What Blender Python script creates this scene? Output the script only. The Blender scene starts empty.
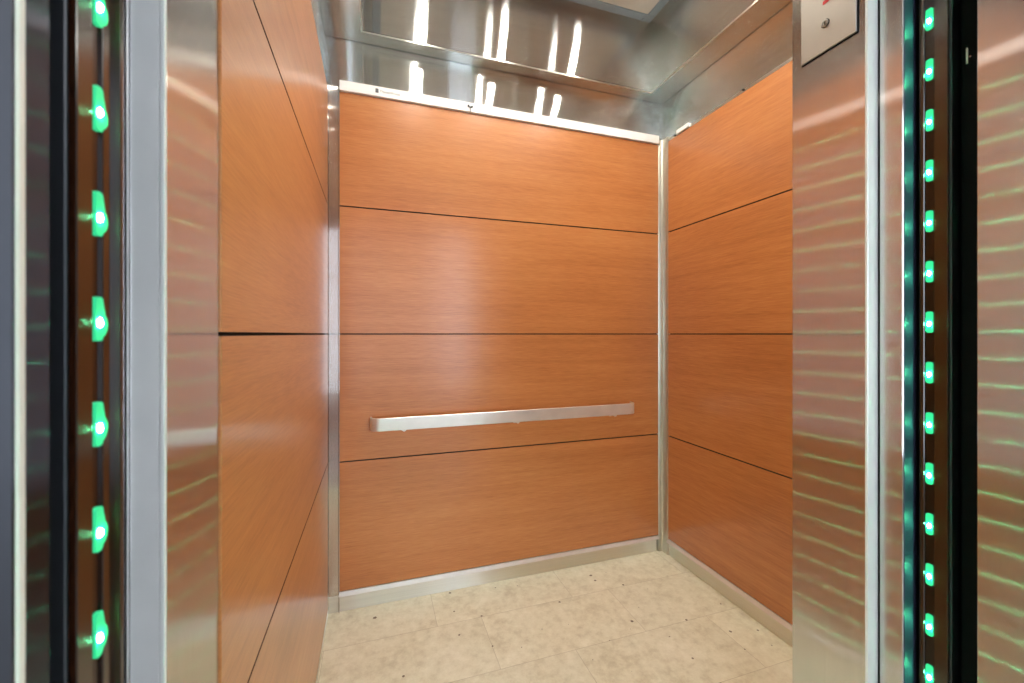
import bpy, bmesh, math, random
from mathutils import Vector, Matrix
random.seed(7)
SC = bpy.context.scene
COL = SC.collection

# ---------------------------------------------------------------- helpers
def link(o, parent=None):
    COL.objects.link(o)
    if parent: o.parent = parent
    return o

def thing(name, label, cat, loc=(0, 0, 0), group=None):
    o = bpy.data.objects.new(name, None)
    o.empty_display_size = .05
    o.location = loc
    link(o)
    o['label'] = label; o['category'] = cat
    if group: o['group'] = group
    return o

def tag(o, label, cat, group=None):
    o['label'] = label; o['category'] = cat
    if group: o['group'] = group
    return o

def struct(o, label=None, cat=None):
    o['kind'] = 'structure'
    if label: o['label'] = label
    if cat: o['category'] = cat
    return o

def org(parent):
    return Vector(parent.location) if parent else Vector((0, 0, 0))

def obj(name, bm, m, parent=None, origin=None, smooth=False, pw=None):
    """bm holds world coordinates; the object's origin is put at `origin` (world)."""
    o3 = Vector(origin) if origin is not None else org(parent)
    bmesh.ops.translate(bm, verts=bm.verts, vec=-o3)
    bmesh.ops.recalc_face_normals(bm, faces=bm.faces)
    me = bpy.data.meshes.new(name)
    bm.to_mesh(me); bm.free()
    if smooth:
        for p in me.polygons: p.use_smooth = True
        try: me.set_sharp_from_angle(angle=math.radians(35))
        except Exception: pass
    me.materials.append(m)
    o = bpy.data.objects.new(name, me)
    link(o, parent)
    pw = pw if pw is not None else org(parent)
    o.location = o3 - Vector(pw)
    return o

def B():
    return bmesh.new()

def bx(bm, x0, x1, y0, y1, z0, z1, bev=0, seg=1):
    t = bmesh.new()
    bmesh.ops.create_cube(t, size=1)
    for v in t.verts:
        v.co = Vector(((x0 + x1) / 2 + v.co.x * (x1 - x0), (y0 + y1) / 2 + v.co.y * (y1 - y0), (z0 + z1) / 2 + v.co.z * (z1 - z0)))
    if bev:
        bmesh.ops.bevel(t, geom=list(t.edges), offset=bev, segments=seg, profile=.5, affect='EDGES')
    merge(bm, t)
    return bm

def merge(bm, t):
    me = bpy.data.meshes.new('tmp'); t.to_mesh(me); t.free()
    bm.from_mesh(me); bpy.data.meshes.remove(me)

def cyl(bm, c, r, h, axis='Z', n=32, r2=None):
    t = bmesh.new()
    bmesh.ops.create_cone(t, cap_ends=True, segments=n, radius1=r, radius2=r if r2 is None else r2, depth=h)
    if axis == 'X': bmesh.ops.rotate(t, verts=t.verts, cent=(0, 0, 0), matrix=Matrix.Rotation(math.pi / 2, 3, 'Y'))
    if axis == 'Y': bmesh.ops.rotate(t, verts=t.verts, cent=(0, 0, 0), matrix=Matrix.Rotation(math.pi / 2, 3, 'X'))
    bmesh.ops.translate(t, verts=t.verts, vec=c)
    merge(bm, t); return bm

def prism(bm, pts, lo, hi, plane='XY'):
    """extrude closed outline pts between lo and hi along the remaining axis"""
    def P(a, b, c):
        return {'XY': (a, b, c), 'XZ': (a, c, b), 'YZ': (c, a, b)}[plane]
    A = [bm.verts.new(P(a, b, lo)) for a, b in pts]
    Bv = [bm.verts.new(P(a, b, hi)) for a, b in pts]
    bm.faces.new(A); bm.faces.new(Bv[::-1])
    n = len(pts)
    for i in range(n):
        bm.faces.new((A[i], A[(i + 1) % n], Bv[(i + 1) % n], Bv[i]))
    return bm

def ring(bm, c, r_out, r_in, h, n=40):
    """flat annulus around Z"""
    v = []
    for (r, z) in ((r_out, 0), (r_out, h), (r_in, h), (r_in, 0)):
        v.append([bm.verts.new((c[0] + r * math.cos(2 * math.pi * i / n), c[1] + r * math.sin(2 * math.pi * i / n), c[2] + z)) for i in range(n)])
    for k in range(4):
        for i in range(n):
            bm.faces.new((v[k][i], v[k][(i + 1) % n], v[(k + 1) % 4][(i + 1) % n], v[(k + 1) % 4][i]))
    return bm

# ---------------------------------------------------------------- materials
class NT:
    def __init__(s, name):
        s.m = bpy.data.materials.new(name); s.m.use_nodes = True
        s.t = s.m.node_tree; s.n = s.t.nodes; s.l = s.t.links
        s.p = s.n['Principled BSDF']
    def node(s, typ, **kw):
        n = s.n.new(typ)
        for k, v in kw.items():
            if k.startswith('_'): n.inputs[k[1:].replace('_', ' ')].default_value = v
            else: setattr(n, k, v)
        return n
    def ln(s, a, b): s.l.new(a, b)
    def math(s, op, a, b=None, c=None):
        n = s.n.new('ShaderNodeMath'); n.operation = op
        for i, v in enumerate((a, b, c)):
            if v is None: continue
            if isinstance(v, (int, float)): n.inputs[i].default_value = v
            else: s.ln(v, n.inputs[i])
        return n.outputs[0]
    def vmath(s, op, a, b=None):
        n = s.n.new('ShaderNodeVectorMath'); n.operation = op
        for i, v in enumerate((a, b)):
            if v is None: continue
            if isinstance(v, (tuple, list)): n.inputs[i].default_value = v
            else: s.ln(v, n.inputs[i])
        return n.outputs[0]
    def pos(s): return s.node('ShaderNodeNewGeometry').outputs['Position']
    def ramp(s, fac, stops):
        r = s.n.new('ShaderNodeValToRGB'); e = r.color_ramp.elements
        while len(e) < len(stops): e.new(.5)
        for q, (a, c) in zip(e, stops):
            q.position = a; q.color = (*c, 1)
        s.ln(fac, r.inputs[0]); return r.outputs[0]
    def noise(s, vec, scale=(1, 1, 1), detail=4, rough=.55):
        v = s.vmath('MULTIPLY', vec, scale)
        n = s.node('ShaderNodeTexNoise', _Scale=1.0, _Detail=float(detail), _Roughness=rough)
        s.ln(v, n.inputs['Vector']); return n.outputs['Fac']

def srgb(r, g, b):
    f = lambda c: (c / 255) / 12.92 if c / 255 <= .04045 else ((c / 255 + .055) / 1.055) ** 2.4
    return (f(r), f(g), f(b))

def plain(name, col, rough=.5, metal=0, **kw):
    a = NT(name)
    a.p.inputs['Roughness'].default_value = rough; a.p.inputs['Metallic'].default_value = metal
    nz = a.noise(a.pos(), (9, 9, 9), 3)
    c = a.ramp(nz, [(.3, tuple(x * .93 for x in col)), (.7, tuple(min(1, x * 1.05) for x in col))])
    a.ln(c, a.p.inputs['Base Color'])
    for k, v in kw.items(): a.p.inputs[k.replace('_', ' ')].default_value = v
    return a.m

def emit(name, col, strength):
    a = NT(name)
    a.p.inputs['Base Color'].default_value = (*[c * .3 for c in col], 1)
    a.p.inputs['Emission Color'].default_value = (*col, 1)
    a.p.inputs['Emission Strength'].default_value = strength
    return a.m

def steel(name, spread, col=(.60, .585, .56), near=(.07, .007), far=(.40, .004), mix=.4, streak=.05, wave=0.0):
    """brushed stainless: two anisotropic lobes. spread = the direction in which highlights are
    drawn out (across the scratches): 'Z' for horizontal brushing, 'H' for vertical brushing.
    near / far = (roughness across, roughness along) of the narrow and the wide lobe."""
    a = NT(name)
    P = a.pos()
    g = a.node('ShaderNodeNewGeometry')
    N = g.outputs['Normal']
    if spread == 'Z':
        T = a.node('ShaderNodeCombineXYZ', _Z=1.0, _Y=.02).outputs[0]
        sc = (2.5, 2.5, 900); sc2 = (.8, .8, 60)
    elif spread == 'Y':
        T = a.node('ShaderNodeCombineXYZ', _Y=1.0).outputs[0]
        sc = (2.5, 900, 900); sc2 = (.8, 60, 60)
    else:
        T = a.vmath('CROSS_PRODUCT', N, (0, 0, 1.0))
        sc = (900, 900, 2.5); sc2 = (60, 60, .8)
    nn = N
    if wave:
        # slight oil-canning of the thin sheet
        wn = a.node('ShaderNodeTexNoise', _Scale=1.0, _Detail=1.0)
        a.ln(a.vmath('MULTIPLY', P, (3.2, 3.2, 1.3)), wn.inputs['Vector'])
        wv = a.vmath('SUBTRACT', wn.outputs['Color'], (.5, .5, .5))
        ws = a.node('ShaderNodeVectorMath', operation='SCALE', _Scale=wave); a.ln(wv, ws.inputs[0])
        nn = a.vmath('NORMALIZE', a.vmath('ADD', N, ws.outputs[0]))
    f1 = a.noise(P, sc, 2); f2 = a.noise(P, sc2, 3)
    f = a.math('ADD', a.math('MULTIPLY', f1, .6), a.math('MULTIPLY', f2, .4))
    lo = tuple(c * (1 - streak * 2) for c in col); hi = tuple(min(1, c * (1 + streak)) for c in col)
    c = a.ramp(f, [(.35, lo), (.65, hi)])
    sh = []
    for rx, ry in (near, far):
        # glossy node: ax = r^2/(1+an), ay = r^2*(1+an) for an < 0
        q = math.sqrt(rx * ry); an = q / rx - 1
        b = a.node('ShaderNodeBsdfAnisotropic', _Roughness=math.sqrt(q), _Anisotropy=an)
        a.ln(c, b.inputs['Color']); a.ln(T, b.inputs['Tangent'])
        if wave: a.ln(nn, b.inputs['Normal'])
        sh.append(b)
    mx = a.node('ShaderNodeMixShader'); mx.inputs[0].default_value = mix
    a.ln(sh[0].outputs[0], mx.inputs[1]); a.ln(sh[1].outputs[0], mx.inputs[2])
    a.ln(mx.outputs[0], a.n['Material Output'].inputs['Surface'])
    a.n.remove(a.p)
    return a.m

def wood_mat():
    a = NT('cherry_laminate')
    P = a.pos()
    g1 = a.noise(P, (1.1, 1.1, 38), 5, .6)
    g2 = a.noise(P, (14, 14, 420), 3, .6)
    g3 = a.noise(P, (.7, .7, 2.2), 2, .5)
    warp = a.noise(P, (2.5, 2.5, 9), 3, .5)
    f = a.math('ADD', a.math('MULTIPLY', g1, .24), a.math('MULTIPLY', g2, .40))
    f = a.math('ADD', f, a.math('MULTIPLY', g3, .24))
    f = a.math('ADD', f, a.math('MULTIPLY', warp, .12))
    c = a.ramp(f, [(.34, WOOD[0]), (.5, WOOD[1]), (.66, WOOD[2])])
    a.ln(c, a.p.inputs['Base Color'])
    a.p.inputs['Roughness'].default_value = .36
    a.p.inputs['Specular IOR Level'].default_value = .5
    a.p.inputs['Coat Weight'].default_value = .6
    a.p.inputs['Coat Roughness'].default_value = .22
    bp = a.node('ShaderNodeBump', _Strength=.03, _Distance=.001)
    a.ln(g2, bp.inputs['Height']); a.ln(bp.outputs[0], a.p.inputs['Normal'])
    return a.m

WOOD = [srgb(158, 92, 48), srgb(187, 118, 65), srgb(204, 138, 81)]

def floor_mat():
    a = NT('stone_look_vinyl_tile')
    P = a.pos()
    sx = a.node('ShaderNodeSeparateXYZ'); a.ln(P, sx.inputs[0])
    X, Y = sx.outputs[0], sx.outputs[1]
    ry = a.math('DIVIDE', a.math('SUBTRACT', Y, 1.473), .2985)
    row = a.math('FLOOR', ry)
    off = a.math('ADD', a.math('MULTIPLY', row, -.19), .44)
    off = a.math('ADD', off, a.math('MULTIPLY', a.math('LESS_THAN', row, -.5), .115))
    rx = a.math('DIVIDE', a.math('SUBTRACT', X, off), .63)
    colm = a.math('FLOOR', rx)
    def edge(v, size):
        fr = a.math('FRACT', v)
        return a.math('MULTIPLY', a.math('MINIMUM', fr, a.math('SUBTRACT', 1.0, fr)), size)
    d = a.math('MINIMUM', edge(rx, .63), edge(ry, .2985))
    joint = a.math('LESS_THAN', d, .0011)
    tid = a.node('ShaderNodeCombineXYZ'); a.ln(row, tid.inputs[0]); a.ln(colm, tid.inputs[1])
    wn = a.node('ShaderNodeTexWhiteNoise', noise_dimensions='3D'); a.ln(tid.outputs[0], wn.inputs['Vector'])
    shifted = a.vmath('ADD', P, a.vmath('MULTIPLY', wn.outputs['Color'], (3, 3, 3)))
    n1 = a.noise(shifted, (7, 7, 7), 7, .74)
    n2 = a.noise(shifted, (28, 28, 28), 5, .7)
    f = a.math('ADD', a.math('MULTIPLY', n1, .6), a.math('MULTIPLY', n2, .4))
    base = a.ramp(f, [(.33, srgb(202, 195, 168)), (.5, srgb(223, 219, 194)), (.65, srgb(235, 232, 210))])
    tone = a.node('ShaderNodeMix', data_type='RGBA', blend_type='MULTIPLY'); tone.inputs[0].default_value = 1
    tv = a.math('ADD', a.math('MULTIPLY', wn.outputs['Value'], .07), .94)
    tc = a.node('ShaderNodeCombineColor'); [a.ln(tv, tc.inputs[i]) for i in range(3)]
    a.ln(base, tone.inputs[6]); a.ln(tc.outputs[0], tone.inputs[7])
    mj = a.node('ShaderNodeMix', data_type='RGBA')
    a.ln(a.math('MULTIPLY', joint, .38), mj.inputs[0])
    a.ln(tone.outputs[2], mj.inputs[6]); mj.inputs[7].default_value = (*srgb(128, 108, 76), 1)
    # dark chips and specks of dirt
    vo = a.node('ShaderNodeTexVoronoi', voronoi_dimensions='2D', _Scale=8.5)
    a.ln(a.vmath('ADD', P, (0, 0, 0)), vo.inputs['Vector'])
    sp = a.node('ShaderNodeSeparateColor'); a.ln(vo.outputs['Color'], sp.inputs[0])
    sz = a.math('MULTIPLY', a.math('SUBTRACT', sp.outputs[0], .5), .125)
    wob = a.math('MULTIPLY', a.math('SUBTRACT', n2, .5), .07)
    speck = a.math('LESS_THAN', a.math('ADD', vo.outputs['Distance'], wob), sz)
    ms = a.node('ShaderNodeMix', data_type='RGBA')
    a.ln(a.math('MULTIPLY', speck, .85), ms.inputs[0])
    a.ln(mj.outputs[2], ms.inputs[6]); ms.inputs[7].default_value = (*srgb(80, 60, 40), 1)
    a.ln(ms.outputs[2], a.p.inputs['Base Color'])
    a.p.inputs['Roughness'].default_value = .48
    a.p.inputs['Specular IOR Level'].default_value = .35
    return a.m

M = {}
M['wood'] = wood_mat()
M['wood_edge'] = plain('dark_panel_edge', srgb(62, 30, 18), .7)
M['door_edge'] = plain('door_edge_metal', (.03, .03, .055), .30, .1)
M['reveal'] = plain('black_reveal', (.02, .012, .01), .8)
M['floor'] = floor_mat()
M['steel_h'] = steel('horizontally_brushed_steel', 'Z', col=(.82, .865, .86), near=(.12, .004), far=(.60, .003), mix=.62, wave=.014)
M['steel_rail'] = plain('satin_rail_steel', (.86, .83, .76), .30, .65)
M['steel_soffit'] = steel('brushed_soffit_steel', 'Y', col=(.74, .735, .70), near=(.08, .01), far=(.35, .01), mix=.4, wave=.03)
M['steel_v'] = steel('vertically_brushed_steel', 'H', col=(.70, .66, .62), near=(.06, .006), far=(.42, .0022), mix=.38, streak=.03)
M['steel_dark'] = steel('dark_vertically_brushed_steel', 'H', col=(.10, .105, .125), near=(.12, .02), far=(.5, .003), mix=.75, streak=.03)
M['steel_base'] = steel('brushed_base_steel', 'Z', col=(.84, .83, .76), near=(.2, .06), far=(.5, .05), mix=.5)
M['satin'] = plain('satin_steel', (.66, .655, .66), .42, 1)
M['satin_pale'] = plain('pale_satin_metal', (.90, .875, .84), .36, .25)
M['lip'] = plain('pale_aluminium_lip', (.80, .78, .74), .35, .5)
M['corner'] = plain('satin_corner_metal', (.64, .62, .55), .33, .9)
M['edge'] = plain('polished_edge', (.80, .80, .82), .25, 1)
M['white_strip'] = plain('white_strip', srgb(250, 250, 248), .35)
M['ceiling_panel'] = plain('pale_grey_panel', srgb(205, 203, 198), .45)
M['frame_grey'] = plain('frame_reflection_blue', srgb(150, 166, 180), .4, .2)  # tint paints in the bluish reflection on the steel frame
M['black'] = plain('black_parts_and_shade', (.004, .004, .005), .85, 0, Specular_IOR_Level=.1)  # small black parts, and the shade of the door gap
M['charcoal'] = plain('charcoal_metal', (.05, .052, .06), .35, .6)
M['lens'] = plain('dark_bronze_lens', srgb(42, 20, 8), .16, 0, Specular_IOR_Level=.9)
M['channel'] = plain('dark_brown_channel', srgb(28, 12, 6), .25)
M['housing'] = plain('anodised_housing', (.11, .115, .13), .35, .9)
M['led_window'] = emit('green_led_window', (.05, 1.0, .42), .34)
M['led_core'] = emit('green_led_core', (.10, 1.0, .42), 600.0)
M['lamp'] = emit('downlight_lamp', (1.0, .94, .83), 600.0)
M['hall_lamp'] = emit('hall_lamp', (1.0, .95, .88), 60.0)
M['hall_wall'] = plain('hall_paint', srgb(196, 194, 192), .7)
M['hall_floor'] = plain('hall_terrazzo', srgb(150, 146, 140), .35)
M['paint_dark'] = plain('blocker_black', (.01, .01, .01), .9)  # for the added boxes that stop light leaks
M['plate'] = plain('satin_faceplate', (.50, .475, .43), .42, 1)
M['red'] = plain('red_enamel', srgb(196, 20, 22), .35)
M['ink'] = plain('grey_ink', srgb(120, 124, 128), .6)
M['ink_dark'] = plain('dark_ink', srgb(88, 92, 98), .6)
M['mullion'] = plain('dark_mullion', (.04, .045, .05), .4, .5)

# ---------------------------------------------------------------- dimensions
XL, XR, YB = -.20, 1.570, 2.010           # car shell faces
YFR = .6435
YF = .655                               # inner face of the front wall
H = 1.234
SEAMS = [.092, .667, 1.234, 1.801, 2.309]
SOFF = 2.553                            # underside of the steel canopy
CAN = (-.055, 1.434, .72, 1.930)        # coffer opening x0 x1 y0 y1
TOP = 2.95
RX = .824                               # right jamb face
DOORH = 2.13

# ---------------------------------------------------------------- car shell
o = obj('floor', bx(B(), XL - .03, XR + .03, .42, YB + .03, -.04, 0), M['floor']); struct(o, 'beige stone-look tiled elevator floor with dark specks', 'floor')
o = obj('wall_back', bx(B(), XL - .05, XR + .05, YB, YB + .04, 0, TOP), M['steel_h']); struct(o, 'brushed steel back wall shell above the wood panels', 'wall')
o = obj('wall_left', bx(B(), XL - .05, XL - .011, YF + .001, YB, 0, TOP), M['steel_h']); struct(o, 'steel shell of the left elevator wall', 'wall')
o = obj('wall_right', bx(B(), XR, XR + .05, YF - .1, YB, 0, TOP), M['steel_h']); struct(o, 'brushed steel right wall shell above the wood panels', 'wall')
o = obj('ceiling', bx(B(), XL - .05, XR + .05, .5, YB + .04, TOP, TOP + .04), M['hall_wall']); struct(o, 'dark elevator ceiling above the light panel', 'ceiling')
# transom over the door
o = obj('wall_front', bx(B(), XL - .05, XR + .05, .50, YF, DOORH, TOP), M['steel_v']); struct(o, 'steel transom over the elevator doorway', 'wall')

# dark reveals behind the seams (backing boards)
o = obj('trim_1', bx(B(), -.146, 1.525, YB - .006, YB, .10, 2.302), M['reveal']); struct(o, 'dark backing behind the back wall panels', 'trim')
o = obj('trim_2', bx(B(), XR - .006, XR, YF + .004, 1.937, .10, 2.302), M['reveal']); struct(o, 'dark backing behind the right wall panels', 'trim')
o = obj('trim_3', bx(B(), XL - .0109, XL - .0075, YF + .006, 1.982, .03, 2.302), M['reveal']); struct(o, 'dark backing behind the left wall panels', 'trim')

NAMES = ['lowest', 'second lowest', 'second from the top', 'topmost']
WHERE = {'back': 'on the back wall', 'right': 'on the right wall', 'left': 'on the left wall'}
EXTRA = {('back', 0): 'just above the steel base strip', ('back', 1): 'behind the handrail', ('back', 2): 'above the handrail panel', ('back', 3): 'under the white strip',
         ('right', 0): 'above the steel base strip', ('right', 1): 'below eye level', ('right', 2): 'above eye level', ('right', 3): 'under the steel band',
         ('left', 0): 'reaching the floor', ('left', 1): 'below eye level', ('left', 2): 'above eye level', ('left', 3): 'reaching up under the canopy'}
def panel(side, k, x0, x1, y0, y1, z0, z1):
    c = ((x0 + x1) / 2, (y0 + y1) / 2, z0)
    o = obj('wall_panel', bx(B(), x0, x1, y0, y1, z0 + .0022, z1 - .0022, .0008), M['wood'], None, c)
    o.data.materials.append(M['wood_edge'])
    for p in o.data.polygons:
        if abs(p.normal.z) > .4: p.material_index = 1
    tag(o, '%s reddish cherry wood panel %s %s' % (NAMES[k], WHERE[side], EXTRA[side, k]), 'panel', 'wood panels on the %s wall' % side)
for k in range(4):
    z0, z1 = SEAMS[k], SEAMS[k + 1]
    panel('back', k, -.149, 1.527, YB - .018, YB - .006, z0, z1)
    panel('right', k, XR - .018, XR - .006, YF + .001, 1.939, z0, z1)
    panel('left', k, XL - .0075, XL + .0035, YF + .001, 1.985, .02 if k == 0 else z0, z1)

# base strips with a small lip under the panels
def base_back():
    bm = B()
    bx(bm, -.195, 1.522, YB - .010, YB, 0, .072, .001)
    return bm
o = obj('baseboard_back', base_back(), M['steel_base']); struct(o, 'satin steel base strip along the back wall', 'baseboard')
bm = B()
prism(bm, [(YB - .010, .072), (YB - .030, .076), (YB - .030, .0765), (YB - .019, .0915), (YB, .0915), (YB, .072)], -.152, 1.524, 'YZ')
obj('lip', bm, M['lip'], o)
def base_right():
    bm = B()
    bx(bm, XR - .010, XR, YF, 1.972, 0, .072, .001)
    return bm
o = obj('baseboard_right', base_right(), M['steel_base']); struct(o, 'satin steel base strip along the right wall', 'baseboard')
bm = B()
prism(bm, [(XR - .010, .072), (XR - .030, .076), (XR - .030, .0765), (XR - .019, .0915), (XR, .0915), (XR, .072)], YF, 1.942, 'XZ')
obj('lip', bm, M['lip'], o)
o = obj('baseboard_left', bx(B(), XL - .0105, XL + .0045, YF, 1.997, 0, .018, .001), M['steel_base']); struct(o, 'thin pale strip at the foot of the left wall', 'baseboard')

# corner trims
bm = B()
prism(bm, [(1.5280, YB - .004), (1.5280, YB - .017), (1.532, YB - .020), (1.545, YB - .020), (1.5500, YB - .026), (1.5500, 1.948), (1.5530, 1.9405), (1.566, 1.9405), (1.566, YB - .004)], .0, 2.334, 'XY')
o = obj('trim_4', bm, M['corner'], None, (1.547, 1.98, 0)); struct(o, 'steel corner trim between the back and right walls', 'trim')
bm = B()
prism(bm, [(XL - .010, YB - .0005), (-.1495, YB - .0005), (-.1495, YB - .018), (-.1525, YB - .018), (-.156, YB - .007), (XL + .006, YB - .007), (XL - .004, YB - .020), (XL - .010, YB - .020)], .0, 2.334, 'XY')
o = obj('trim_5', bm, M['steel_v'], None, (-.17, 1.99, 0)); struct(o, 'bright steel corner trim between the left and back walls', 'trim')
# small welded joints in the steel band
o = obj('trim_6', bx(B(), -.094, -.0915, YB - .0015, YB, 2.356, SOFF), M['edge']); struct(o, 'thin vertical joint in the back steel band', 'trim')

# white strip along the top of the back panels
t = thing('header_strip', 'long white strip with small grey logo along the top of the back wall', 'trim strip', (.68, YB - .02, 2.3085))
obj('strip_body', bx(B(), -.149, 1.526, YB - .030, YB - .004, 2.3085, 2.353, .0015), M['white_strip'], t)
yy = YB - .0302
bm = B()
def pxs(px):  # x on the strip plane seen from the doorway
    u = (px - 512) / 417.5; z = 1.97 / (.9502 - u * .3117); return z * (.3117 + u * .9502)
x0 = pxs(375.4)
bx(bm, x0, x0 + .0135, yy - .0006, yy + .0004, 2.323, 2.342)
bx(bm, x0 + .003, x0 + .0105, yy - .0009, yy + .0004, 2.3365, 2.339)
obj('logo_mark', bm, M['ink_dark'], t)['label'] = 'small dark square logo'
cu = bpy.data.curves.new('lettering', 'FONT'); cu.body = 'ThyssenKrupp'; cu.size = .0155; cu.extrude = .0003
cu.materials.append(M['ink'])
ftmp = bpy.data.objects.new('lettering_curve', cu); link(ftmp)
bpy.context.view_layer.update()
fme = bpy.data.meshes.new_from_object(ftmp.evaluated_get(bpy.context.evaluated_depsgraph_get()))
bpy.data.objects.remove(ftmp); bpy.data.curves.remove(cu)
f = bpy.data.objects.new('lettering', fme); link(f, t)
f.location = Vector((x0 + .018, yy - .0003, 2.327)) - org(t); f.rotation_euler = (math.pi / 2, 0, 0)
f['label'] = 'faint grey lettering'

# little two-headed catch on the strip
cx = pxs(470.5)
bm = B(); bx(bm, cx - .006, cx + .006, YB - .037, YB - .0302, 2.328, 2.3315, .0005); cyl(bm, (cx, YB - .034, 2.317), .0017, .024)
kc = obj('catch', bm, M['charcoal'], t, (cx, YB - .032, 2.315)); kc['label'] = 'tiny dark two-pronged catch'
for s in (-1, 1):
    obj('prong', cyl(B(), (cx + s * .0085, YB - .034, 2.3325 - s * .0012), .0042, .008, 'Y', 20), M['black'], kc, (cx, YB - .032, 2.315), pw=(cx, YB - .032, 2.315))

# white clip block and dark studs on the right wall's top edge
o = obj('clip_block', bx(B(), XR - .026, XR - .004, 1.775, 1.865, 2.3105, 2.334, .002), M['white_strip'], None, (XR - .015, 1.82, 2.311))
tag(o, 'short white block on top of the right wall panels near the corner', 'clip')
o = obj('wall_molding', bx(B(), XR - .012, XR - .0005, YF + .002, 1.937, 2.3105, 2.324, .001), M['steel_base'], None, (XR - .006, 1.3, 2.311))
tag(o, 'thin steel edging along the top of the right wall panels', 'edging')
for yv, what in ((1.885, 'dark stud on the right panel edging beside the corner trim'), (1.44, 'dark stud midway along the right panel edging'), (1.12, 'dark stud on the right panel edging nearest the front')):
    bm = cyl(B(), (XR - .017, yv, 2.317), .0042, .012, 'X', 16); cyl(bm, (XR - .0235, yv, 2.317), .0028, .004, 'X', 16)
    o = obj('stud', bm, M['charcoal'], None, (XR - .017, yv, 2.317)); tag(o, what, 'stud', 'studs on the right panel edging')

# ---------------------------------------------------------------- handrail
t = thing('handrail', 'flat satin steel handrail with rounded end on the back wall', 'handrail', (.66, YB - .02, .80))
def rail():
    x0, x1, yo, yi = -.022, 1.347, YB - .078, YB - .020
    r, n, th = .044, 14, .009
    out, inn = [], []
    out.append((x0, yi)); inn.append((x0 + th, yi))
    for i in range(n + 1):
        a = math.pi + i / n * math.pi / 2
        out.append((x0 + r + r * math.cos(a), yo + r + r * math.sin(a)))
        inn.append((x0 + r + (r - th) * math.cos(a), yo + r + (r - th) * math.sin(a)))
    for i in range(n + 1):
        a = -math.pi / 2 + i / n * math.pi / 2
        out.append((x1 - r + r * math.cos(a), yo + r + r * math.sin(a)))
        inn.append((x1 - r + (r - th) * math.cos(a), yo + r + (r - th) * math.sin(a)))
    out.append((x1, yi)); inn.append((x1 - th, yi))
    bm = B(); z0, z1 = .803, .860
    prof = [(0, z0 + .002), (0, z1 - .002)]
    rows = []
    for (ox, oy), (ix, iy) in zip(out, inn):
        e = .16
        ox2, oy2 = ox + (ix - ox) * e, oy + (iy - oy) * e
        rows.append([bm.verts.new(p) for p in ((ox, oy, z0 + .0015), (ox, oy, z1 - .0015), (ox2, oy2, z1), (ix, iy, z1), (ix, iy, z0), (ox2, oy2, z0))])
    for a, b in zip(rows, rows[1:]):
        for k in range(6): bm.faces.new((a[k], a[(k + 1) % 6], b[(k + 1) % 6], b[k]))
    bm.faces.new(rows[0]); bm.faces.new(rows[-1][::-1])
    return bm
obj('rail_bar', rail(), M['steel_rail'], t, smooth=True)
for px in (.125, .667, 1.215):
    bm = B(); cyl(bm, (px, YB - .045, .804), .0095, .052, 'Y', 24); cyl(bm, (px, YB - .020, .804), .017, .004, 'Y', 24)
    obj('bracket', bm, M['steel_rail'], t, (px, YB - .02, .804), smooth=True)

# ---------------------------------------------------------------- canopy
t = thing('canopy', 'brushed stainless steel canopy with a raised centre under the ceiling', 'canopy', (.68, 1.3, SOFF))
x0, x1, y0, y1 = CAN
g = .0045
for (a, b, c, d) in ((XL - .009, x0, YF + g, YB - g), (x1, XR - g, YF + g, YB - g), (x0, x1, y1, YB - g), (x0, x1, YF + g, y0)):
    obj('soffit', bx(B(), a, b, c, d, SOFF, SOFF + .004), M['steel_soffit'], t)
th = .004
obj('fascia', bx(B(), x0, x1, y1, y1 + th, SOFF - .0015, TOP - .004), M['steel_h'], t)
obj('fascia', bx(B(), x0, x1, y0 - th, y0, SOFF - .0015, TOP - .004), M['steel_h'], t)
obj('fascia', bx(B(), x1 - .0005, x1 + th, y0 - th, y1 + th, SOFF - .0015, TOP - .004), M['steel_h'], t)
obj('fascia', bx(B(), x0 - th, x0, y0 - th, y1 + th, SOFF - .0015, TOP - .004), M['steel_h'], t)
bm = B()
e = .004
bx(bm, x0 - .001, x1 + .001, y1 - e / 2, y1 + e / 2, SOFF - .005, SOFF + .001, .001)
bx(bm, x1 - e / 2, x1 + e / 2, y0, y1, SOFF - .005, SOFF + .001, .001)
bx(bm, x0 - e / 2, x0 + e / 2, y0, y1, SOFF - .005, SOFF + .001, .001)
obj('edge_trim', bm, M['steel_base'], t)

# ---------------------------------------------------------------- light panel and downlights
PX0, PX1, PY0, PY1, PZ = -.013, 1.381, .765, 1.873, 2.88
t = thing('ceiling_light_panel', 'pale suspended ceiling panel in a frame tinted with a bluish reflection inside the canopy', 'ceiling panel', (.684, 1.32, PZ))
fw = .042
bm = B()
bx(bm, PX0, PX1, PY0, PY0 + fw, PZ, PZ + .022, .002); bx(bm, PX0, PX1, PY1 - fw, PY1, PZ, PZ + .022, .002)
bx(bm, PX0, PX0 + fw, PY0 + fw, PY1 - fw, PZ, PZ + .022, .002); bx(bm, PX1 - fw, PX1, PY0 + fw, PY1 - fw, PZ, PZ + .022, .002)
obj('frame', bm, M['frame_grey'], t)
bm = B(); bx(bm, PX0 + fw, PX1 - fw, PY0 + fw, PY1 - fw, PZ + .006, PZ + .016)
obj('panel', bm, M['ceiling_panel'], t)
bm = B(); bx(bm, PX1 - .054, PX1 - .046, PY1 - .020, PY1 - .002, PZ - .006, PZ + .001, .001); bx(bm, PX1 - .050, PX1 - .046, PY1 - .012, PY1 - .004, PZ - .010, PZ - .004, .001)
obj('frame_clip', bm, M['frame_grey'], t)
DL = [(x, y) for y in (1.08, 1.5) for x in (.25, .705, 1.165)]
dlab = ['front left', 'front middle', 'front right', 'back left', 'back middle', 'back right']
first = None
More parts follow.
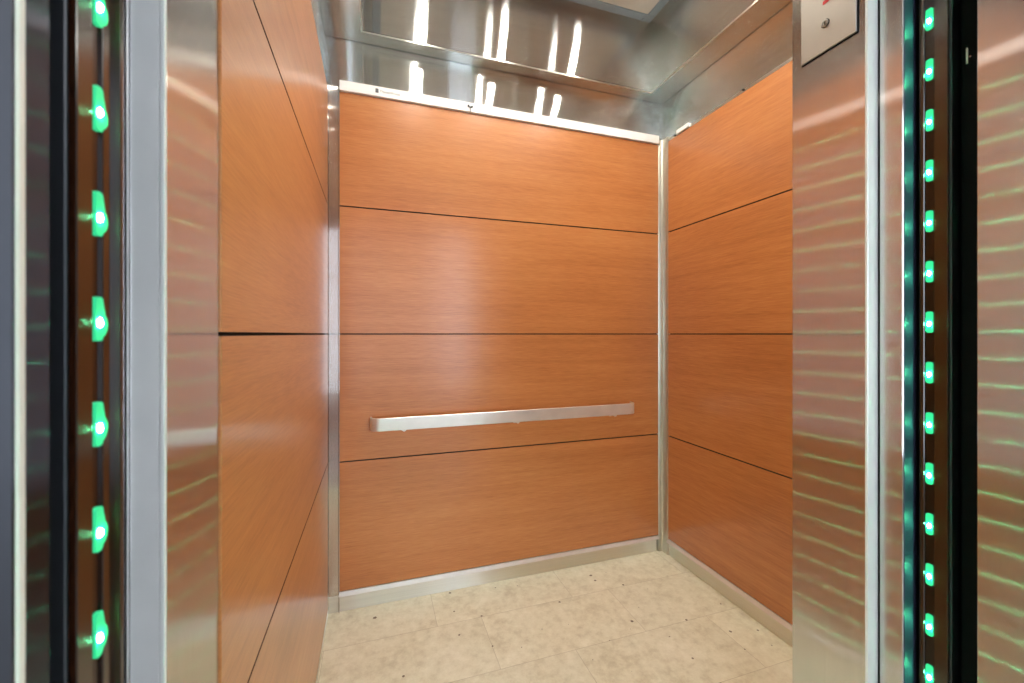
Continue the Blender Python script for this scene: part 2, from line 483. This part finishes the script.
for (x, y), w in zip(DL, dlab):
    lab = '%s round recessed downlight in the pale ceiling panel' % w
    if first is None:
        t = thing('downlight', lab, 'light', (x, y, PZ), 'downlights in the ceiling panel')
        obj('trim_ring', ring(B(), (x, y, PZ - .004), .042, .022, .009), M['edge'], t, smooth=True)
        obj('lamp', cyl(B(), (x, y, PZ + .001), .0215, .006, n=32), M['lamp'], t)
        first = t
    else:
        c = first.copy(); COL.objects.link(c); c.location = (x, y, PZ); c['label'] = lab
        for ch in first.children:
            d = ch.copy(); COL.objects.link(d); d.parent = c

# ---------------------------------------------------------------- front return columns
t = thing('front_return', 'mirror-like brushed steel front return panel right of the doorway', 'panel', (RX, .58, 0))
obj('return_face', bx(B(), RX, XR - .001, .506, YFR, 0, DOORH, .0012), M['steel_v'], t)
obj('edge_strip', bx(B(), RX - .0006, RX + .026, .5025, .5075, 0, DOORH, .0008), M['satin_pale'], t)['label'] = 'blue-grey front edge'
t = thing('front_return', 'narrow brushed steel front return panel left of the doorway', 'panel', (XL, .58, 0))
obj('return_face', bx(B(), -.30, XL + .0005, .508, YF, 0, DOORH, .0012), M['steel_v'], t)
obj('front_cover', bx(B(), -.2285, XL - .0045, .5055, .508, 0, DOORH, .0008), M['satin_pale'], t)
obj('highlight_bead', bx(B(), XL - .0045, XL + .0008, .5040, .5085, 0, DOORH, .0015, 3), M['satin_pale'], t)  # pale bead put in for the bright highlight along this corner
bm = B(); bx(bm, -.262, -.2335, .500, .5085, 0, DOORH, .001); bx(bm, -.2315, -.2290, .502, .5085, 0, DOORH, .0005)
obj('edge_strip', bm, M['edge'], t)

# service plate high on the right return
py0, py1, pz0, pz1 = .519, .6207, 1.777, 2.06
t = thing('service_plate', 'flat steel service plate with keyhole and red mark on the right return', 'switch plate', (RX, .57, pz0))
obj('shadow_gap', bx(B(), RX - .0012, RX, py0 - .0018, py1 + .0008, pz0 - .0022, pz1 + .002), M['black'], t)
obj('faceplate', bx(B(), RX - .0045, RX - .0012, py0, py1, pz0, pz1, .0006), M['plate'], t)
ky, kz = .5728, 1.829
def keysw(z, r=.0065):
    bm = B()
    n = 28
    v = []
    for (rr, xx) in ((r, -.0040), (r, -.0068), (r * .78, -.0072), (r * .72, -.0055)):
        v.append([bm.verts.new((RX + xx, ky + rr * math.cos(2 * math.pi * i / n), z + rr * math.sin(2 * math.pi * i / n))) for i in range(n)])
    for k in range(3):
        for i in range(n): bm.faces.new((v[k][i], v[k][(i + 1) % n], v[k + 1][(i + 1) % n], v[k + 1][i]))
    bm.faces.new(v[3])
    return bm
k1 = obj('key_switch', keysw(kz), M['plate'], t)
obj('dark_ring', cyl(B(), (RX - .0046, ky, kz), .0078, .0006, 'X', 28), M['black'], t)
bx_ = B(); bx(bx_, RX - .0062, RX - .0050, ky - .0008, ky + .0008, kz - .0032, kz + .0032)
obj('key_slot', bx_, M['black'], k1, (RX, .57, pz0), pw=(RX, .57, pz0))
k2 = obj('key_switch', keysw(1.915, .010), M['steel_dark'], t)
bm = B()
n = 26; v = []
for i in range(n + 1):
    a = math.radians(-83 - 230 * i / n)
    w = .0038 * (1 - .5 * abs(i / n - .2))
    cyv, czv = ky + .001, 1.897
    R = .027
    v.append([bm.verts.new((RX + xx, cyv + (R + s) * math.cos(a), czv + (R + s) * math.sin(a))) for xx, s in ((-.0040, -w), (-.0052, -w), (-.0052, w), (-.0040, w))])
for a, b in zip(v, v[1:]):
    for k in range(4): bm.faces.new((a[k], a[(k + 1) % 4], b[(k + 1) % 4], b[k]))
bm.faces.new(v[0]); bm.faces.new(v[-1][::-1])
obj('red_marking', bm, M['red'], t)['label'] = 'red curved marking'

# ---------------------------------------------------------------- car doors (slid open, only the leading edges show)
bm = B()
bx(bm, .846, .880, .4635, .498, 0.01, DOORH, .0012)
o = obj('door_1', bm, M['steel_v'], None, (.867, .48, 0)); struct(o, 'leading edge of the open car door right of the doorway', 'door')
obj('edge_cover', bx(B(), .8468, .8795, .4620, .4636, .01, DOORH, .0006), M['door_edge'], o, (.867, .48, 0), pw=(.867, .48, 0))
bm = B()
bx(bm, -.300, -.270, .450, .498, 0.01, DOORH, .0012)
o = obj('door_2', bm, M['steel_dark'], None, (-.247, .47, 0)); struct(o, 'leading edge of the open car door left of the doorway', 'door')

def curtain(side, xf, yc, y0, y1, zref, label):
    """side=+1: faces -X (right jamb); side=-1: faces +X (left jamb)"""
    t = thing('light_curtain', label, 'door sensor', (xf, yc, 0), 'door light curtains')
    s = side
    def sx(a, b): return (xf + s * a, xf + s * b) if s > 0 else (xf + s * b, xf + s * a)
    a, b = sx(.006, .030)
    obj('housing', bx(B(), a, b, y0 - .001, y1 + .001, .03, DOORH - .03, .001), M['housing'], t)
    a, b = sx(.0005, .006)
    obj('lens', bx(B(), a, b, y0 + .001, yc - .006, .03, DOORH - .03, .0008), M['lens'], t)
    a, b = sx(.0005, .006)
    obj('lens', bx(B(), a, b, yc + .0065, y1 - .001, .03, DOORH - .03, .0008), M['lens'], t)
    a, b = sx(.0028, .006)
    obj('channel', bx(B(), a, b, yc - .006, yc + .0065, .03, DOORH - .03), M['channel'], t)
    # lip added to keep the green light off the column
    a, b = sx(-.0036, .006)
    if s < 0: obj('lip', bx(B(), a, b, y1 - .0038, y1 + .0005, .03, DOORH - .03, .0006), M['lens'], t)
    k0 = int((zref - .06) / .0833)
    proto = None
    z = zref - k0 * .0833
    while z < DOORH - .06:
        loc = Vector((xf, yc, z))
        if proto is None:
            bm = B(); a, b = sx(.0004, .0028)
            hw, hh, r = .0046, .0175, .0032
            pts = []
            for (cx_, cz_, a0) in ((hw - r, hh - r, 0), (-hw + r, hh - r, 90), (-hw + r, -hh + r, 180), (hw - r, -hh + r, 270)):
                for q in range(5):
                    an = math.radians(a0 + q * 22.5)
                    pts.append((yc + cx_ + r * math.cos(an), z + cz_ + r * math.sin(an)))
            if s < 0:   # this strip's lights have a swollen side towards the car
                bul = [(yc + hw + .0062 * math.sin(math.pi * q / 9) ** .8, z - .015 + .021 * q / 9) for q in range(1, 9)]
                k_ = [i for i, p in enumerate(pts) if p[0] > yc + hw - 1e-6 and p[1] < z]
                up = pts[:5]; rest = pts[5:]
                pts = rest[:15] + bul + up
                a, b = sx(-.0006, .0028)
            prism(bm, pts, a, b, 'YZ')
            L = obj('led', bm, M['led_window'], t, loc)
            bm = B()
            bmesh.ops.create_uvsphere(bm, u_segments=14, v_segments=10, radius=1)
            for v in bm.verts: v.co = Vector((xf + v.co.x * (.0020 if s > 0 else .0024), yc + v.co.y * .0021, z - .003 + v.co.z * .0036))
            C = obj('led_core', bm, M['led_core'], L, loc, smooth=True, pw=loc)
            L['label'] = 'glowing green light window'
            proto = (L, C)
        else:
            L = proto[0].copy(); COL.objects.link(L); L.parent = t; L.location = loc - Vector(t.location)
            C = proto[1].copy(); COL.objects.link(C); C.parent = L; C.location = proto[1].location
        z += .0833
    return t
curtain(+1, .868, .4400, .4155, .4545, 1.2536, 'dark door light curtain with green lights on the right side of the doorway')
curtain(-1, -.208, .4165, .391, .4425, 1.2459, 'bronze door light curtain with blurred green lights on the left side of the doorway')

# ---------------------------------------------------------------- landing side
def jamb(x0, x1, ya, yb, m, name, lab):
    bm = B(); bx(bm, x0, x1, ya, yb, 0, DOORH + .12, .0006, 2)
    o = obj(name, bm, m, None, ((x0 + x1) / 2, ya, 0)); struct(o, lab, 'trim'); return o
jamb(.832, .99, .18, .366, M['steel_v'], 'trim_7', 'brushed steel landing door jamb at the right edge')
bm = B(); prism(bm, [(-.2045, .3375), (-.2047, .3335), (-.2056, .3315), (-.2056, .3375)], 0, DOORH + .12, 'XY')  # pale bead paints in the highlight on the jamb corner
o = obj('trim_11', bm, M['satin_pale'], None, (-.207, .333, 0)); struct(o, 'pale bead standing in for the corner highlight of the left landing jamb', 'trim')
o = obj('trim_12', bx(B(), -.36, -.2060, .3296, .3304, 0, DOORH + .12), M['charcoal']); struct(o, 'dark front face of the left landing jamb', 'trim')
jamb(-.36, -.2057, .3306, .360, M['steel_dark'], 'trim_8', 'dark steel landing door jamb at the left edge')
bm = B(); bx(bm, -.205, .832, .25, .366, DOORH, DOORH + .12, .002)
o = obj('trim_9', bm, M['steel_v']); struct(o, 'steel head of the landing door frame', 'trim')
# retracted landing doors, coloured black as the shade in the gap
o = obj('door_3', bx(B(), .885, 1.5, .372, .408, .01, DOORH, .001), M['black'], None, (1.2, .39, 0)); struct(o, 'retracted landing door on the right, coloured black as the shade of the gap', 'door')
o = obj('door_4', bx(B(), -.9, -.222, .364, .386, .01, DOORH, .001), M['black'], None, (-.5, .375, 0)); struct(o, 'retracted landing door on the left, coloured black as the shade of the gap', 'door')
t = thing('door_latch', 'small pale vertical latch in the black gap beside the right jamb', 'latch', (.8865, .3905, 1.68))
bm = B(); bx(bm, .8838, .8852, .3998, .4018, 1.659, 1.684, .0003)
obj('latch_bar', bm, M['white_strip'], t)
bm = cyl(B(), (.8845, .3970, 1.668), .0012, .0014, 'X', 12); obj('screw', bm, M['edge'], t)
# black boxes added in the hoistway against light leaks, and sills
o = obj('shaft_blocker', bx(B(), .95, 1.0, .366, .506, -.04, TOP), M['paint_dark']); struct(o, 'black box added right of the doors to stop light leaks', 'wall')
o = obj('shaft_blocker_left', bx(B(), -.40, -.36, .36, .66, -.04, TOP), M['paint_dark']); struct(o, 'black box added left of the doors to stop light leaks', 'wall')
o = obj('shaft_blocker_top', bx(B(), -.40, 1.0, .366, .506, DOORH + .04, DOORH + .08), M['paint_dark']); struct(o, 'black box added over the doors to stop light leaks', 'wall')
bm = B(); bx(bm, -.36, 1.0, .37, .42, -.04, 0); 
for q in range(3): bx(bm, -.36, 1.0, .376 + q * .014, .380 + q * .014, -.001, .0015)
o = obj('trim_10', bm, M['steel_base']); struct(o, 'grooved steel door sill', 'trim')

# ---------------------------------------------------------------- hall behind the camera
HX0, HX1, HY, HT = -3.4, 4.2, -2.2, 3.0
o = obj('floor_hall', bx(B(), HX0, HX1, HY - .1, .366, -.04, -.001), M['hall_floor']); struct(o, 'grey hall floor in front of the elevator', 'floor')
o = obj('ceiling_hall', bx(B(), HX0, HX1, HY - .1, .36, HT, HT + .04), M['hall_wall']); struct(o, 'hall ceiling', 'ceiling')
o = obj('wall_hall_left', bx(B(), HX0 - .05, HX0, HY - .1, .36, 0, HT), M['hall_wall']); struct(o, 'left hall wall', 'wall')
o = obj('wall_hall_right', bx(B(), HX1, HX1 + .05, HY - .1, .36, 0, HT), M['hall_wall']); struct(o, 'right hall wall', 'wall')
bm = B(); bx(bm, HX0, -.36, .34, .36, 0, HT); bx(bm, .99, HX1, .20, .36, 0, HT); bx(bm, -.36, .99, .34, .36, DOORH + .12, HT)
o = obj('wall_hall_front', bm, M['hall_wall']); struct(o, 'hall wall around the elevator entrance', 'wall')
WIN = [(-1.5, -.25, .35, 2.85), (.95, 2.1, .35, 2.85)]
bm = B()
xs = [HX0, WIN[0][0], WIN[0][1], WIN[1][0], WIN[1][1], HX1]
bx(bm, xs[0], xs[1], HY - .1, HY, 0, HT); bx(bm, xs[2], xs[3], HY - .1, HY, 0, HT); bx(bm, xs[4], xs[5], HY - .1, HY, 0, HT)
for w in WIN:
    bx(bm, w[0], w[1], HY - .1, HY, 0, w[2]); bx(bm, w[0], w[1], HY - .1, HY, w[3], HT)
o = obj('wall_hall_back', bm, M['hall_wall']); struct(o, 'hall wall with tall windows', 'wall')
for i, w in enumerate(WIN):
    bm = B(); s = .03
    bx(bm, w[0], w[0] + s, HY - .07, HY - .02, w[2], w[3]); bx(bm, w[1] - s, w[1], HY - .07, HY - .02, w[2], w[3])
    bx(bm, w[0] + s, w[1] - s, HY - .07, HY - .02, w[2], w[2] + s); bx(bm, w[0] + s, w[1] - s, HY - .07, HY - .02, w[3] - s, w[3])
    bx(bm, w[0] + s, w[1] - s, HY - .07, HY - .02, 2.05, 2.08)
    o = obj('window_%d' % (i + 1), bm, M['mullion']); struct(o, 'tall hall window', 'window')
for (x, y, lab) in ((-1.9, -1.1, 'round ceiling light at the left of the hall'), (2.5, -1.2, 'round ceiling light at the right of the hall')):
    t = thing('hall_light', lab, 'light', (x, y, HT), 'round hall ceiling lights')
    obj('trim_ring', ring(B(), (x, y, HT - .012), .14, .11, .012), M['edge'], t)
    obj('lamp', cyl(B(), (x, y, HT - .004), .11, .008), M['hall_lamp'], t)

# ---------------------------------------------------------------- world: daylight outside the hall windows
w = bpy.data.worlds.new('World'); SC.world = w; w.use_nodes = True
bg = w.node_tree.nodes['Background']
bg.inputs[0].default_value = (.76, .86, 1.0, 1); bg.inputs[1].default_value = 5.6

# ---------------------------------------------------------------- camera
cam = bpy.data.cameras.new('Camera'); co = bpy.data.objects.new('Camera', cam); link(co)
cam.sensor_width = 36; cam.lens = 417.5 / 1024 * 36
cam.shift_y = -7.5 / 1024
cam.clip_start = .01
co.location = (0, 0, H); co.rotation_euler = (math.pi / 2, 0, -math.radians(18.16))
cam.dof.use_dof = True; cam.dof.focus_distance = 1.6; cam.dof.aperture_fstop = 5.0
SC.camera = co

# ---------------------------------------------------------------- look
SC.view_settings.view_transform = 'Standard'
SC.view_settings.look = 'None'
SC.view_settings.gamma = 1
SC.view_settings.use_curve_mapping = False
SC.view_settings.exposure = 0.65
c = SC.cycles
c.use_denoising = True
try: c.denoiser = 'OPENIMAGEDENOISE'
except Exception: pass
c.max_bounces = 12; c.diffuse_bounces = 6; c.glossy_bounces = 8
c.sample_clamp_indirect = 12
c.caustics_reflective = True
c.blur_glossy = .3
